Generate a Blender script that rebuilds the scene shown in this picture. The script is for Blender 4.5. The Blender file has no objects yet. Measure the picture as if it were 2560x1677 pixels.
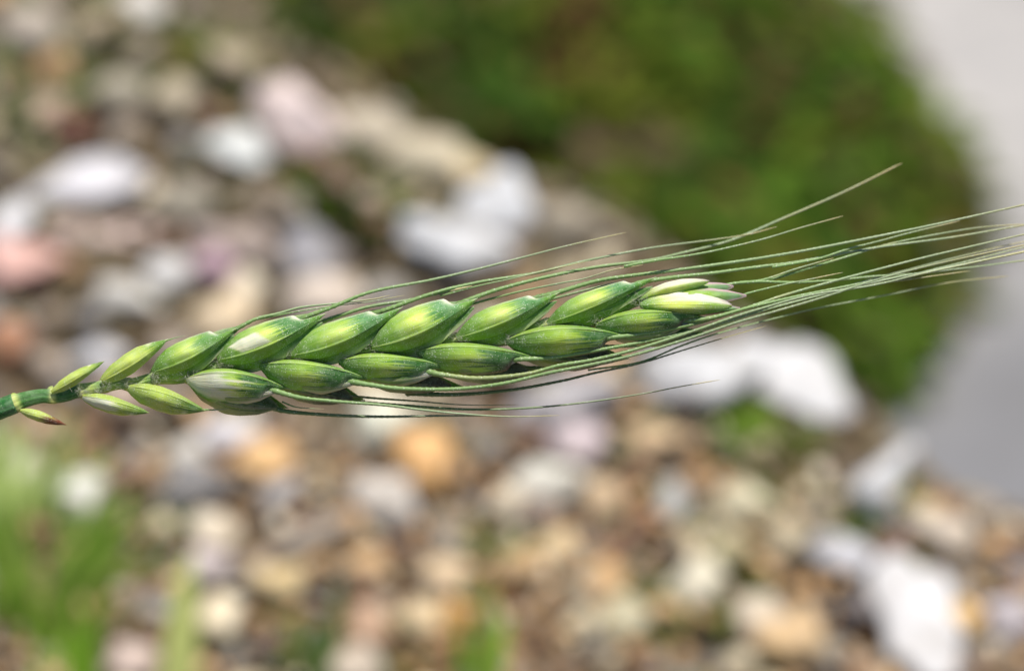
import bpy, math, random
import numpy as np
from mathutils import Vector, Matrix, noise as mnoise

random.seed(7)
rng = np.random.default_rng(7)
scene = bpy.context.scene
COL = scene.collection

# ------------------------------------------------------------------ camera
PITCH = math.radians(45)                 # looking down at the gravel bank
FOCUS = 0.38                             # metres to the ear
GROUND_D = 0.75                          # metres to the gravel along the axis
FRAME_W = 0.12                           # width of the picture at the ear
R_ = Vector((1, 0, 0))
U_ = Vector((0, math.sin(PITCH), math.cos(PITCH)))
B_ = Vector((0, -math.cos(PITCH), math.sin(PITCH)))
CAM = B_ * GROUND_D
cam = bpy.data.cameras.new('camera')
cam.sensor_fit = 'HORIZONTAL'
cam.lens = 60.0
cam.sensor_width = cam.lens * FRAME_W / FOCUS
cam.clip_start = 0.005
cam.clip_end = 400
cam.dof.use_dof = True
cam.dof.focus_distance = FOCUS - 0.001
cam.dof.aperture_fstop = 6.5
camo = bpy.data.objects.new('camera', cam)
camo.matrix_world = Matrix(((R_.x, U_.x, B_.x, CAM.x), (R_.y, U_.y, B_.y, CAM.y),
                            (R_.z, U_.z, B_.z, CAM.z), (0, 0, 0, 1)))
COL.objects.link(camo)
scene.camera = camo

# ------------------------------------------------------------------ sky, sun, exposure
SUN_TO = Vector((0.14, 0.14, 0.98)).normalized()
elev = math.asin(SUN_TO.z)
az = math.atan2(SUN_TO.x, SUN_TO.y)
world = bpy.data.worlds.new('World')
scene.world = world
world.use_nodes = True
wn = world.node_tree.nodes
sky = wn.new('ShaderNodeTexSky')
sky.sky_type = 'NISHITA'
sky.sun_disc = False
sky.sun_elevation = elev
sky.sun_rotation = az
wn['Background'].inputs['Strength'].default_value = 0.078
world.node_tree.links.new(sky.outputs[0], wn['Background'].inputs['Color'])
sun = bpy.data.lights.new('sun', 'SUN')
sun.energy = 4.6
sun.angle = math.radians(0.53)
sun.color = (1.0, 0.955, 0.89)
suno = bpy.data.objects.new('sun', sun)
suno.rotation_euler = (-SUN_TO).to_track_quat('-Z', 'Y').to_euler()
suno.location = SUN_TO * 5
COL.objects.link(suno)
vs = scene.view_settings
vs.view_transform = 'Standard'
vs.look = 'None'
vs.exposure = 0.14
vs.gamma = 1.0
vs.use_curve_mapping = False
scene.cycles.use_denoising = True
scene.cycles.use_adaptive_sampling = False
scene.cycles.max_bounces = 8

# ------------------------------------------------------------------ helpers
S = FRAME_W / 2560.0


def srgb(r, g, b):
    def f(c):
        c /= 255.0
        return c / 12.92 if c <= 0.04045 else ((c + 0.055) / 1.055) ** 2.4
    return (f(r), f(g), f(b))


def ear(px, py, z=0.0):
    """photo point (2560 wide) at z metres in front of the plane of the ear -> world"""
    k = (FOCUS - z) / FOCUS
    return CAM - B_ * (FOCUS - z) + R_ * ((px - 1280) * S * k) + U_ * ((838.5 - py) * S * k)


def on_plane(px, py, z=0.0):
    """photo point -> world point on the level z, and metres along the axis"""
    d = -B_ + R_ * ((px - 1280) * S / FOCUS) + U_ * ((838.5 - py) * S / FOCUS)
    t = (z - CAM.z) / d.z
    return CAM + d * t, t


def link(o, parent=None, loc=None):
    COL.objects.link(o)
    if parent is not None:
        o.parent = parent
    return o


def empty(name, wloc, parent=None):
    o = bpy.data.objects.new(name, None)
    o.empty_display_size = 0.01
    link(o, parent)
    o.location = Vector(wloc) - (world_of(parent) if parent else Vector())
    return o


def world_of(o):
    v = Vector()
    while o is not None:
        v += o.location
        o = o.parent
    return v


def mesh_obj(name, verts, faces, mat, parent=None, wloc=None, smooth=True, uv=None, col=None):
    """verts are world points; the object sits at wloc (or its parent's place)"""
    v = np.asarray(verts, dtype=np.float64)
    pw = world_of(parent) if parent else Vector()
    org = Vector(wloc) if wloc is not None else pw
    v = v - np.array(org)
    me = bpy.data.meshes.new(name)
    me.from_pydata(v.tolist(), [], faces)
    me.materials.append(mat)
    if smooth:
        me.polygons.foreach_set('use_smooth', [True] * len(me.polygons))
    if uv is not None:
        vi = np.empty(len(me.loops), dtype=np.int32)
        me.loops.foreach_get('vertex_index', vi)
        l = me.uv_layers.new(name='UVMap')
        l.data.foreach_set('uv', np.asarray(uv, dtype=np.float32)[vi].ravel())
    if col is not None:
        a = me.color_attributes.new('pig', 'FLOAT_COLOR', 'POINT')
        c = np.ones((len(v), 4), dtype=np.float32)
        c[:, :3] = np.asarray(col)
        a.data.foreach_set('color', c.ravel())
    me.update()
    o = bpy.data.objects.new(name, me)
    link(o, parent)
    o.location = org - pw
    return o


def tag(o, label=None, cat=None, group=None, kind=None):
    if label: o['label'] = label
    if cat: o['category'] = cat
    if group: o['group'] = group
    if kind: o['kind'] = kind
    return o


class NT:
    """small node-tree helper"""
    def __init__(self, name):
        self.m = bpy.data.materials.new(name)
        self.m.use_nodes = True
        self.n = self.m.node_tree.nodes
        self.l = self.m.node_tree.links
        self.p = self.n['Principled BSDF']

    def add(self, t, **kw):
        n = self.n.new(t)
        for k, v in kw.items():
            setattr(n, k, v)
        return n

    def put(self, sock, v):
        if isinstance(v, bpy.types.NodeSocket):
            self.l.new(v, sock)
        else:
            sock.default_value = v

    def noise(self, vec, scale, detail=3.0, rough=0.55):
        n = self.add('ShaderNodeTexNoise')
        if vec is not None: self.l.new(vec, n.inputs['Vector'])
        n.inputs['Scale'].default_value = scale
        n.inputs['Detail'].default_value = detail
        n.inputs['Roughness'].default_value = rough
        return n.outputs['Fac']

    def mapping(self, vec, scale):
        n = self.add('ShaderNodeMapping')
        self.l.new(vec, n.inputs['Vector'])
        n.inputs['Scale'].default_value = scale
        return n.outputs['Vector']

    def remap(self, v, a, b, c=0.0, d=1.0):
        n = self.add('ShaderNodeMapRange')
        self.put(n.inputs['Value'], v)
        for i, x in zip(('From Min', 'From Max', 'To Min', 'To Max'), (a, b, c, d)):
            n.inputs[i].default_value = x
        return n.outputs['Result']

    def math(self, op, a, b=0.0):
        n = self.add('ShaderNodeMath', operation=op)
        self.put(n.inputs[0], a)
        self.put(n.inputs[1], b)
        return n.outputs[0]

    def mix(self, f, a, b, blend='MIX'):
        n = self.add('ShaderNodeMix', data_type='RGBA', blend_type=blend)
        self.put(n.inputs['Factor'], f)
        for s, v in ((n.inputs[6], a), (n.inputs[7], b)):
            self.put(s, v if isinstance(v, bpy.types.NodeSocket) else (*v[:3], 1.0))
        return n.outputs[2]

    def bump(self, h, dist, strength=1.0):
        n = self.add('ShaderNodeBump')
        self.l.new(h, n.inputs['Height'])
        n.inputs['Distance'].default_value = dist
        n.inputs['Strength'].default_value = strength
        self.l.new(n.outputs[0], self.p.inputs['Normal'])

    def coord(self, which='Object'):
        return self.add('ShaderNodeTexCoord').outputs[which]


# ------------------------------------------------------------------ materials
def mat_stone():
    t = NT('weathered_stone')
    oi = t.add('ShaderNodeObjectInfo')
    g = t.add('ShaderNodeNewGeometry')
    n1 = t.noise(g.outputs['Position'], 95, 5, 0.6)
    n2 = t.noise(g.outputs['Position'], 420, 4, 0.6)
    c = t.mix(t.remap(n1, 0.35, 0.7), oi.outputs['Color'], (0.42, 0.36, 0.27), 'MULTIPLY')
    c2 = t.mix(0.6, oi.outputs['Color'], c)
    c3 = t.mix(t.remap(n2, 0.45, 0.75, 0.0, 0.35), c2, (0.75, 0.72, 0.68))
    t.put(t.p.inputs['Base Color'], c3)
    t.p.inputs['Roughness'].default_value = 0.75
    t.bump(n2, 0.0006, 0.7)
    return t.m


def mat_pig(name, rough=0.8, spec=0.3, scale=300):
    """matt surface coloured by its own pigment attribute"""
    t = NT(name)
    a = t.add('ShaderNodeVertexColor', layer_name='pig')
    g = t.add('ShaderNodeNewGeometry')
    n = t.noise(g.outputs['Position'], scale, 4)
    c = t.mix(t.remap(n, 0.3, 0.75, 0.0, 0.5), a.outputs['Color'], (0.45, 0.42, 0.36), 'MULTIPLY')
    t.put(t.p.inputs['Base Color'], c)
    t.p.inputs['Roughness'].default_value = rough
    t.p.inputs['Specular IOR Level'].default_value = spec
    return t.m


def mat_leaf(name, trans=0.3):
    t = NT(name)
    a = t.add('ShaderNodeVertexColor', layer_name='pig')
    t.put(t.p.inputs['Base Color'], a.outputs['Color'])
    t.p.inputs['Roughness'].default_value = 0.7
    t.p.inputs['Specular IOR Level'].default_value = 0.15
    tr = t.add('ShaderNodeBsdfTranslucent')
    t.l.new(a.outputs['Color'], tr.inputs['Color'])
    mx = t.add('ShaderNodeMixShader')
    mx.inputs[0].default_value = trans
    t.l.new(t.p.outputs[0], mx.inputs[1])
    t.l.new(tr.outputs[0], mx.inputs[2])
    t.l.new(mx.outputs[0], t.n['Material Output'].inputs['Surface'])
    return t.m


def mat_soil():
    t = NT('gritty_soil')
    g = t.add('ShaderNodeNewGeometry')
    n1 = t.noise(g.outputs['Position'], 40, 5)
    n2 = t.noise(g.outputs['Position'], 260, 5)
    c = t.mix(n1, (0.07, 0.046, 0.024), (0.16, 0.11, 0.06))
    c = t.mix(t.remap(n2, 0.45, 0.7), c, (0.20, 0.15, 0.09))
    sx = t.add('ShaderNodeSeparateXYZ')
    t.l.new(g.outputs['Position'], sx.inputs[0])
    c = t.mix(t.remap(sx.outputs[2], -0.05, -0.12), c, t.mix(n2, (0.018, 0.016, 0.008), (0.045, 0.036, 0.018)))   # darker soil in the weed bed, shade of its gaps put into the colour
    t.put(t.p.inputs['Base Color'], c)
    t.p.inputs['Roughness'].default_value = 0.95
    t.bump(n2, 0.002, 1.0)
    return t.m


def mat_path():
    t = NT('grey_paving')
    g = t.add('ShaderNodeNewGeometry')
    n1 = t.noise(g.outputs['Position'], 4.1, 5)
    n2 = t.noise(g.outputs['Position'], 300, 5)
    c = t.mix(t.remap(n1, 0.35, 0.65), (0.42, 0.40, 0.382), (0.19, 0.19, 0.20))
    n3 = t.noise(g.outputs['Position'], 22, 6, 0.65)
    c = t.mix(t.remap(n3, 0.48, 0.7, 0, 0.55), c, (0.15, 0.145, 0.14))
    c = t.mix(t.remap(n2, 0.5, 0.8, 0, 0.6), c, (0.25, 0.25, 0.26))
    t.put(t.p.inputs['Base Color'], c)
    t.p.inputs['Roughness'].default_value = 0.9
    t.bump(n2, 0.0008, 0.8)
    return t.m


def mat_husk(name, streak=1.0, speck=1.0, rough=0.42):
    """green husk of a grain: pigment attribute, veins along its length, pale hairy specks"""
    t = NT(name)
    a = t.add('ShaderNodeVertexColor', layer_name='pig')
    uv = t.coord('UV')
    oi = t.add('ShaderNodeObjectInfo')
    off = t.add('ShaderNodeCombineXYZ')
    t.put(off.inputs[2], t.math('MULTIPLY', oi.outputs['Random'], 40.0))
    add = t.add('ShaderNodeVectorMath', operation='ADD')
    t.l.new(uv, add.inputs[0])
    t.l.new(off.outputs[0], add.inputs[1])
    vec = add.outputs[0]
    veins = t.noise(t.mapping(vec, (1.3, 15, 1)), 1.0, 4, 0.6)
    fine = t.noise(t.mapping(vec, (5, 70, 1)), 1.0, 2, 0.5)
    blot = t.noise(t.mapping(vec, (4, 3, 1)), 1.0, 3)
    sep = t.add('ShaderNodeSeparateColor')
    t.l.new(a.outputs['Color'], sep.inputs[0])
    col = a.outputs['Color']
    dark = t.mix(1.0, col, (0.70, 0.82, 0.72), 'MULTIPLY')
    lite = t.mix(1.0, col, (1.12, 1.08, 1.10), 'MULTIPLY')
    c = t.mix(t.remap(veins, 0.36, 0.62, 0, streak), lite, dark)
    c = t.mix(t.remap(fine, 0.46, 0.66, 0, 0.6 * streak), c, t.mix(1.0, c, (0.6, 0.75, 0.6), 'MULTIPLY'))
    c = t.mix(t.remap(blot, 0.4, 0.75, 0, 0.45), c, t.mix(1.0, c, (1.25, 1.12, 0.9), 'MULTIPLY'))
    obj = t.coord('Object')
    vo = t.add('ShaderNodeTexVoronoi')
    t.l.new(obj, vo.inputs['Vector'])
    vo.inputs['Scale'].default_value = 3900
    dens = t.noise(obj, 420, 2)
    thr = t.math('MULTIPLY', t.remap(dens, 0.35, 0.7, 0.16, 0.32), speck)
    sp = t.math('LESS_THAN', vo.outputs['Distance'], thr)
    bloom = t.noise(obj, 900, 5, 0.7)
    c = t.mix(t.remap(bloom, 0.40, 0.75, 0, 0.30), c, (0.55, 0.66, 0.46))          # waxy bloom
    c = t.mix(t.math('MULTIPLY', sp, 0.55), c, (0.74, 0.80, 0.62))
    t.put(t.p.inputs['Base Color'], c)
    t.p.inputs['Roughness'].default_value = rough
    t.p.inputs['Specular IOR Level'].default_value = 0.16
    t.p.inputs['Subsurface Weight'].default_value = 0.35
    t.p.inputs['Subsurface Radius'].default_value = (0.5, 0.6, 0.15)
    t.p.inputs['Subsurface Scale'].default_value = 0.0012
    h = t.math('ADD', t.math('ADD', veins, t.math('MULTIPLY', fine, 0.7)), t.math('MULTIPLY', sp, 0.6))
    t.bump(h, 0.00011, 0.8)
    return t.m


def mat_awn():
    t = NT('awn_bristle')
    a = t.add('ShaderNodeVertexColor', layer_name='pig')
    obj = t.coord('Object')
    vo = t.add('ShaderNodeTexVoronoi')
    t.l.new(obj, vo.inputs['Vector'])
    vo.inputs['Scale'].default_value = 2600
    sp = t.math('LESS_THAN', vo.outputs['Distance'], 0.24)
    uv = t.coord('UV')
    st = t.noise(t.mapping(uv, (2, 7, 1)), 1.0, 3)
    c = t.mix(t.remap(st, 0.35, 0.65), a.outputs['Color'], t.mix(1.0, a.outputs['Color'], (0.66, 0.72, 0.6), 'MULTIPLY'))
    c = t.mix(t.math('MULTIPLY', sp, 0.4), c, (0.66, 0.70, 0.56))
    t.put(t.p.inputs['Base Color'], c)
    t.p.inputs['Roughness'].default_value = 0.5
    t.p.inputs['Subsurface Weight'].default_value = 0.15
    t.p.inputs['Subsurface Radius'].default_value = (0.5, 0.6, 0.2)
    t.p.inputs['Subsurface Scale'].default_value = 0.0004
    return t.m


M_STONE = mat_stone()
M_GRIT = mat_pig('grit_stone')
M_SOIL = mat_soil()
M_PATH = mat_path()
M_LEAF = mat_leaf('weed_leaf', 0.28)
M_BLADE = mat_leaf('grass_blade', 0.35)
M_GLUME = mat_husk('green_glume', 0.55, 0.9, 0.72)
M_LEMMA = mat_husk('membrane_lemma', 0.6, 0.6)
M_STEM = mat_husk('green_stem', 0.9, 0.5, 0.55)
M_AWN = mat_awn()
M_HAIR = mat_pig('pale_hair', 0.6, 0.3, 900)

# ================================================================== SETTING
LOW = -0.36                                             # level of the path below the bank
EDGE_PX = [(150, -700), (300, -300), (400, -40), (500, 90), (650, 130), (830, 215), (1090, 355), (1390, 510),
           (1560, 590), (1700, 720), (1880, 840), (2060, 975), (2180, 1100), (2330, 1180), (2620, 1300), (3400, 1600)]
EDGE = np.array([[*on_plane(x, y)[0].xy] for x, y in EDGE_PX])


def edge_dist(x, y):
    """signed metres from the bank's edge, positive over the drop"""
    p = np.stack([x, y], -1)
    best = np.full(x.shape, 1e9)
    sign = np.ones(x.shape)
    for a, b in zip(EDGE[:-1], EDGE[1:]):
        ab = b - a
        t = np.clip(((p - a) @ ab) / (ab @ ab), 0, 1)
        q = p - (a + t[..., None] * ab)
        d = np.hypot(q[..., 0], q[..., 1])
        cr = ab[0] * (p[..., 1] - a[1]) - ab[1] * (p[..., 0] - a[0])
        m = d < best
        best = np.where(m, d, best)
        sign = np.where(m, np.sign(cr), sign)
    return best * sign


def bank_height(x, y):
    d = edge_dist(x, y)
    t = np.clip(d / 0.13, 0, 1)
    t = t * t * (3 - 2 * t)
    bump = 0.004 * np.sin(x * 61 + 1.3) * np.sin(y * 53) + 0.003 * np.sin(x * 140 + y * 90)
    return LOW * t + bump * (1 - t) - 0.004


def build_ground():
    def axis(lo, hi, step, far):
        a = list(np.arange(lo, hi + 1e-9, step))
        s, x = step, hi
        while x < far:
            s *= 1.35
            x += s
            a.append(x)
        s, x = step, lo
        pre = []
        while x > -far:
            s *= 1.35
            x -= s
            pre.append(x)
        return np.array(pre[::-1] + a)
    xs = axis(-0.35, 0.45, 0.008, 60)
    ys = axis(-0.35, 0.6, 0.008, 60)
    X, Y = np.meshgrid(xs, ys)
    Z = bank_height(X, Y)
    nx, ny = len(xs), len(ys)
    v = np.stack([X, Y, Z], -1).reshape(-1, 3)
    f = [(j * nx + i, j * nx + i + 1, (j + 1) * nx + i + 1, (j + 1) * nx + i)
         for j in range(ny - 1) for i in range(nx - 1)]
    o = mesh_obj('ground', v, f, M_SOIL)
    tag(o, 'gritty brown soil bank under the gravel', kind='structure')


build_ground()

# the grey paved path beyond the weeds, as a slab on the lower level
PATH_PX = [(1750, -500), (1960, -60), (2130, 160), (2280, 380), (2330, 560), (2270, 720), (2190, 880), (2150, 1010),
           (2200, 1200), (2500, 1500), (4200, 2100), (6000, 600), (5200, -700)]


def build_path():
    top, bot = [], []
    for x, y in PATH_PX:
        p, _ = on_plane(x, y, LOW + 0.012)
        top.append(tuple(p))
        bot.append((p.x, p.y, LOW - 0.02))
    n = len(top)
    f = [tuple(range(n))[::-1], tuple(range(n, 2 * n))]
    f += [(i, (i + 1) % n, n + (i + 1) % n, n + i) for i in range(n)]
    o = mesh_obj('path', top + bot, f, M_PATH, smooth=False)
    tag(o, 'pale grey paved path past the weeds', kind='structure')


build_path()

# ================================================================== STONES
ICO_V, ICO_F = None, None


def ico(sub):
    import bmesh
    bm = bmesh.new()
    bmesh.ops.create_icosphere(bm, subdivisions=sub, radius=1.0)
    v = np.array([x.co[:] for x in bm.verts])
    f = [tuple(q.index for q in p.verts) for p in bm.faces]
    bm.free()
    return v, f


IV3, IF3 = ico(3)
IV1, IF1 = ico(1)


def stone_mesh(seed, angular=0.5):
    """a unit pebble: a ball cut by a few random planes, then roughened"""
    r = np.random.default_rng(seed)
    v = IV3.copy()
    for k in range(int(5 + angular * 7)):
        n = r.normal(size=3)
        n /= np.linalg.norm(n)
        h = r.uniform(0.30, 0.85)
        d = v @ n
        over = np.clip(d - h, 0, None)
        v -= over[:, None] * n * 0.88
    off = r.uniform(0, 50, 3)
    for i in range(len(v)):
        q = Vector(v[i] * 1.7 + off)
        v[i] *= 1 + 0.36 * mnoise.noise(q) + 0.14 * mnoise.noise(q * 2.7)
    me = bpy.data.meshes.new('pebble_shape')
    v /= np.abs(v).max(axis=0)
    me.from_pydata(v.tolist(), [], IF3)
    me.materials.append(M_STONE)
    me.polygons.foreach_set('use_smooth', [True] * len(me.polygons))
    me.update()
    return me


STONES = [stone_mesh(100 + i, (i % 4) / 3) for i in range(14)]
TAKEN = []           # photo ellipses already filled: x, y, a, b
TAKEN_STONES = []    # world x, y, radius


def put_stone(name, px, py, a, b, rot, rgb, sink=0.5, hgt=0.8, seed=None, gain=1.0, level=0.0):
    p0, t0 = on_plane(px, py, level)
    k = t0 / FOCUS * S
    A, B = a * k * 1.08, b * k * 1.08
    q, h = B * 1.18, B * hgt
    p, _ = on_plane(px, py, level + h * sink)
    i = seed if seed is not None else random.randrange(len(STONES))
    o = bpy.data.objects.new(name, STONES[i % len(STONES)])
    link(o)
    o.location = p
    o.scale = (A, q, h)
    th = math.radians(-rot)
    o.rotation_euler = (random.uniform(-.3, .3), random.uniform(-.3, .3), math.atan2(math.sin(th) * 1.25, math.cos(th)))
    c = srgb(*rgb)
    o.color = (*[min(0.9, x * gain) for x in c], 1)
    TAKEN.append((px, py, a, b))
    TAKEN_STONES.append((p.x, p.y, max(A, q)))
    return o


# photo x, y, half length, half height, tilt, colour, label
BIG = [
    (190, 448, 178, 84, 6, (214, 212, 217), 'broad flat pale grey block lying left of the other big stones, above the pink stone'),
    (14, 560, 75, 66, 0, (220, 220, 222), 'whitish stone cut by the picture edge below the pale grey block'),
    (40, 672, 120, 74, 8, (214, 168, 156), 'salmon pink stone at the picture edge above the ear stem'),
    (230, 574, 165, 52, 5, (205, 182, 174), 'long flat pale pink stone just under the pale grey block'),
    (630, 385, 118, 58, 32, (208, 210, 206), 'light grey oval stone tilted below the big pinkish cream stone'),
    (752, 285, 150, 84, 58, (236, 216, 212), 'big pinkish cream stone on the crest of the bank'),
    (208, 318, 66, 46, 30, (112, 58, 36), 'rust red brown stone above the pale grey block'),
    (125, 275, 60, 48, 0, (200, 170, 148), 'small peach tan stone beside the rust red one'),
    (75, 65, 80, 60, 10, (176, 164, 150), 'taupe stone in the top corner of the gravel'),
    (235, 75, 90, 66, 0, (178, 160, 128), 'sandy tan stone near the top edge between taupe and white stones'),
    (352, 5, 78, 44, 38, (205, 200, 192), 'white grey slanting stone cut by the top edge'),
    (310, 222, 80, 54, 15, (180, 172, 152), 'grey beige stone in the middle of the upper gravel'),
    (450, 240, 66, 60, 40, (178, 164, 138), 'beige stone below the white slanting stone at the top'),
    (610, 152, 84, 56, 30, (176, 160, 132), 'tan stone on the crest left of the pinkish cream stone'),
    (915, 300, 120, 70, 38, (186, 174, 152), 'dull beige rock along the crest right of the pinkish cream stone'),
    (1050, 375, 130, 72, 32, (196, 184, 156), 'sandy beige rock on the crest above the two white stones'),
    (1175, 440, 90, 54, 30, (190, 172, 136), 'yellowish tan rock wedged above the paired white stones'),
    (1120, 588, 190, 90, 34, (240, 242, 246), 'large white stone leaning left of its white twin above the awns'),
    (1283, 517, 122, 90, 22, (246, 248, 252), 'bright white squarish stone on the crest, right one of the white pair'),
    (1450, 560, 92, 66, 35, (166, 154, 132), 'grey tan rock on the crest right of the white pair'),
    (738, 515, 68, 48, 20, (164, 152, 138), 'small taupe stone left of the white pair beside green weeds'),
    (473, 511, 92, 50, 10, (130, 122, 104), 'dull olive grey stone right of the pale grey block'),
    (416, 685, 62, 54, 0, (204, 202, 200), 'small round light grey stone in mid gravel above the lower spikelets'),
    (303, 742, 92, 60, 32, (202, 198, 190), 'off white slanting stone above the ear stem'),
    (530, 655, 62, 46, 20, (164, 134, 146), 'mauve purple stone in the gravel above the ear'),
    (812, 735, 118, 70, 12, (214, 198, 182), 'wide pale buff stone just above the thick of the awns'),
    (795, 645, 92, 66, 42, (140, 138, 142), 'blue grey stone above the pale buff one'),
    (625, 600, 140, 56, 14, (178, 160, 150), 'long pinkish taupe stone between the mauve and the taupe ones'),
    (238, 884, 78, 50, 0, (220, 220, 225), 'chalk white stone showing right above the first upper spikelets'),
    (549, 788, 90, 74, 0, (210, 188, 154), 'buff rounded stone behind the upper spikelets'),
    (23, 863, 66, 62, 0, (164, 106, 62), 'orange brown stone at the picture edge above the stem'),
    (189, 1222, 70, 66, 0, (248, 246, 232), 'bright cream white round pebble behind the grass tuft'),
    (91, 1174, 62, 56, 0, (208, 206, 180), 'pale greenish cream pebble beside the bright cream white one'),
    (295, 1189, 46, 50, 0, (140, 102, 82), 'dark purplish brown pebble right of the bright cream white one'),
    (481, 1121, 66, 46, 0, (228, 222, 210), 'off white pebble resting above the dark grey stone'),
    (496, 1214, 98, 70, 8, (112, 109, 108), 'dark slate grey stone, the darkest of the lower gravel'),
    (659, 1144, 78, 60, 0, (220, 176, 116), 'golden ochre pebble right of the dark slate stone'),
    (693, 1240, 54, 54, 0, (180, 176, 176), 'bluish grey pebble right of the dark slate stone'),
    (530, 1322, 66, 54, 0, (222, 208, 184), 'cream pebble directly below the dark slate stone'),
    (519, 1402, 66, 60, 0, (212, 198, 198), 'pale lilac pebble in a column below the cream one'),
    (564, 1534, 62, 66, 30, (224, 208, 176), 'light cream pebble near the bottom beside the yellow green blade'),
    (719, 1447, 88, 64, 15, (204, 178, 126), 'yellowish sand coloured stone in the lower gravel'),
    (740, 1345, 140, 34, -18, (166, 154, 140), 'long thin grey sliver of stone slanting in the lower gravel'),
    (325, 1640, 66, 58, 30, (200, 178, 166), 'pinkish pebble at the bottom edge left of the yellow green blade'),
    (960, 1062, 84, 74, 0, (248, 236, 214), 'cream white stone right under the ear beside the orange one'),
    (1040, 1128, 84, 96, 0, (232, 180, 112), 'orange ochre stone under the ear, brightest orange of the gravel'),
    (1000, 1262, 118, 60, 38, (246, 236, 224), 'long cream white stone slanting below the orange ochre one'),
    (1379, 1195, 88, 60, 15, (236, 232, 218), 'oval off white stone in the lower gravel right of centre'),
    (1405, 1352, 60, 60, 0, (224, 198, 152), 'round honey cream pebble below the oval off white stone'),
    (1511, 1254, 60, 54, 0, (212, 184, 146), 'buff pebble right of the oval off white stone'),
    (1443, 1105, 74, 64, 25, (200, 184, 188), 'lilac grey stone above the oval off white one'),
    (1640, 1105, 92, 64, 20, (218, 184, 140), 'peach tan stone under the big white rocks'),
    (1061, 1537, 62, 50, 0, (214, 190, 148), 'straw coloured pebble near the bottom beside the mustard one'),
    (1148, 1530, 48, 54, 0, (204, 152, 68), 'mustard orange pebble near the bottom'),
    (929, 1552, 54, 62, 0, (184, 148, 118), 'dull pink brown pebble near the bottom'),
    (914, 1650, 88, 56, 0, (198, 182, 162), 'pale taupe stone cut by the bottom edge'),
    (1538, 1534, 84, 64, 0, (178, 170, 138), 'sage grey stone near the bottom right of centre'),
    (1730, 1452, 80, 62, -15, (218, 210, 186), 'pale ivory pebble right of the sage grey stone'),
    (1341, 1290, 46, 46, 0, (136, 118, 104), 'small mauve brown pebble under the oval off white stone'),
    (1103, 1428, 68, 54, 0, (210, 184, 148), 'light tan pebble below the long cream white stone'),
    (1698, 1250, 52, 52, 0, (186, 186, 182), 'light bluish grey pebble below the peach tan stone'),
    (1883, 1257, 74, 58, 38, (212, 202, 168), 'pale straw pebble below the green weed'),
    (1827, 1356, 68, 54, 0, (194, 182, 140), 'khaki pebble below the pale straw one'),
    (1982, 1344, 68, 54, 0, (182, 168, 138), 'khaki grey pebble left of the blue grey long stone'),
    (2103, 1386, 96, 54, 35, (196, 196, 202), 'blue grey long stone left of the tall white stone'),
    (2200, 1202, 135, 66, -25, (246, 247, 250), 'flat white stone where the bank meets the grey path'),
    (2300, 1530, 215, 104, 78, (248, 247, 249), 'tall brilliant white stone in the bottom corner of the gravel'),
    (2417, 1534, 48, 54, 0, (224, 180, 108), 'golden pebble touching the tall brilliant white stone'),
    (1906, 1534, 66, 64, 0, (220, 206, 184), 'ivory cream pebble left of the big sandy yellow stone'),
    (2005, 1570, 110, 100, 10, (214, 180, 132), 'big sandy yellow stone left of the tall brilliant white stone'),
    (2152, 1500, 66, 66, 20, (92, 82, 80), 'stone-shaped dark shade patch between the sandy yellow and the tall white stone'),  # dark stone shape added to stand in for shade between its neighbours
    (2523, 1534, 66, 64, 0, (188, 180, 186), 'lilac grey pebble at the picture edge near the bottom corner'),
    (2545, 1447, 48, 56, 0, (108, 105, 110), 'dark grey pebble at the picture edge above the lilac grey one'),
    (1730, 915, 190, 125, 20, (240, 241, 244), 'huge white rock directly under the awns'),
    (2040, 975, 250, 100, 48, (246, 246, 248), 'huge long white rock sloping down the crest towards the path'),
    (1410, 1000, 140, 66, 5, (234, 230, 234), 'milky white stone under the ear left of the huge white rock'),
    (2390, 1330, 110, 60, 20, (196, 180, 160), 'flat beige stone by the path above the tall white stone'),
    (2240, 1370, 60, 46, 20, (118, 92, 78), 'dark brown stone above the top of the tall white stone'),
    (1500, 1450, 70, 52, 0, (190, 150, 96), 'caramel brown pebble left of the pale ivory one'),
    (1290, 1420, 70, 54, 20, (196, 160, 112), 'light caramel pebble in the middle of the lower gravel'),
    (300, 980, 70, 48, 0, (190, 168, 150), 'pinkish grey stone showing between the stem and the lower spikelets'),
    (580, 1075, 84, 54, 0, (226, 222, 226), 'lilac white stone just below the lower awns'),
]
for k, (x, y, a, b, r, c, lab) in enumerate(BIG):
    big = a > 110
    o = put_stone('stone' if a > 64 else 'pebble', x, y, a, b, r, c, seed=(k * 5) % 14, gain=0.75 if min(c) > 222 else 1.08, hgt=0.55 if a > 150 else 0.8)
    tag(o, lab, 'stone' if a > 64 else 'pebble')

# small fill pebbles: countable, but nothing but colour and bed tells them apart
KINDS = {
    'ochre': [(192, 152, 104), (200, 164, 118), (178, 138, 90)],
    'cream': [(214, 198, 164), (206, 188, 152), (222, 208, 182)],
    'brown': [(126, 88, 56), (100, 70, 46), (146, 104, 68)],
    'taupe': [(160, 144, 126), (150, 136, 120), (170, 152, 134)],
    'grey': [(142, 138, 132), (128, 124, 120), (160, 158, 154)],
}


def free(x, y, a, b):
    for X, Y, A, B in TAKEN:
        if ((x - X) / (A * 0.8 + a * 0.75)) ** 2 + ((y - Y) / (B * 0.8 + b * 0.75)) ** 2 < 1:
            return False
    return True


STOPS = {'lying', 'cut', 'at', 'just', 'tilted', 'on', 'above', 'beside', 'in', 'near', 'below', 'along', 'wedged', 'leaning', 'left', 'right',
         'between', 'showing', 'behind', 'resting', 'directly', 'standing', 'under', 'where', 'touching', 'by', 'sloping', 'slanting', 'right,'}


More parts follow.
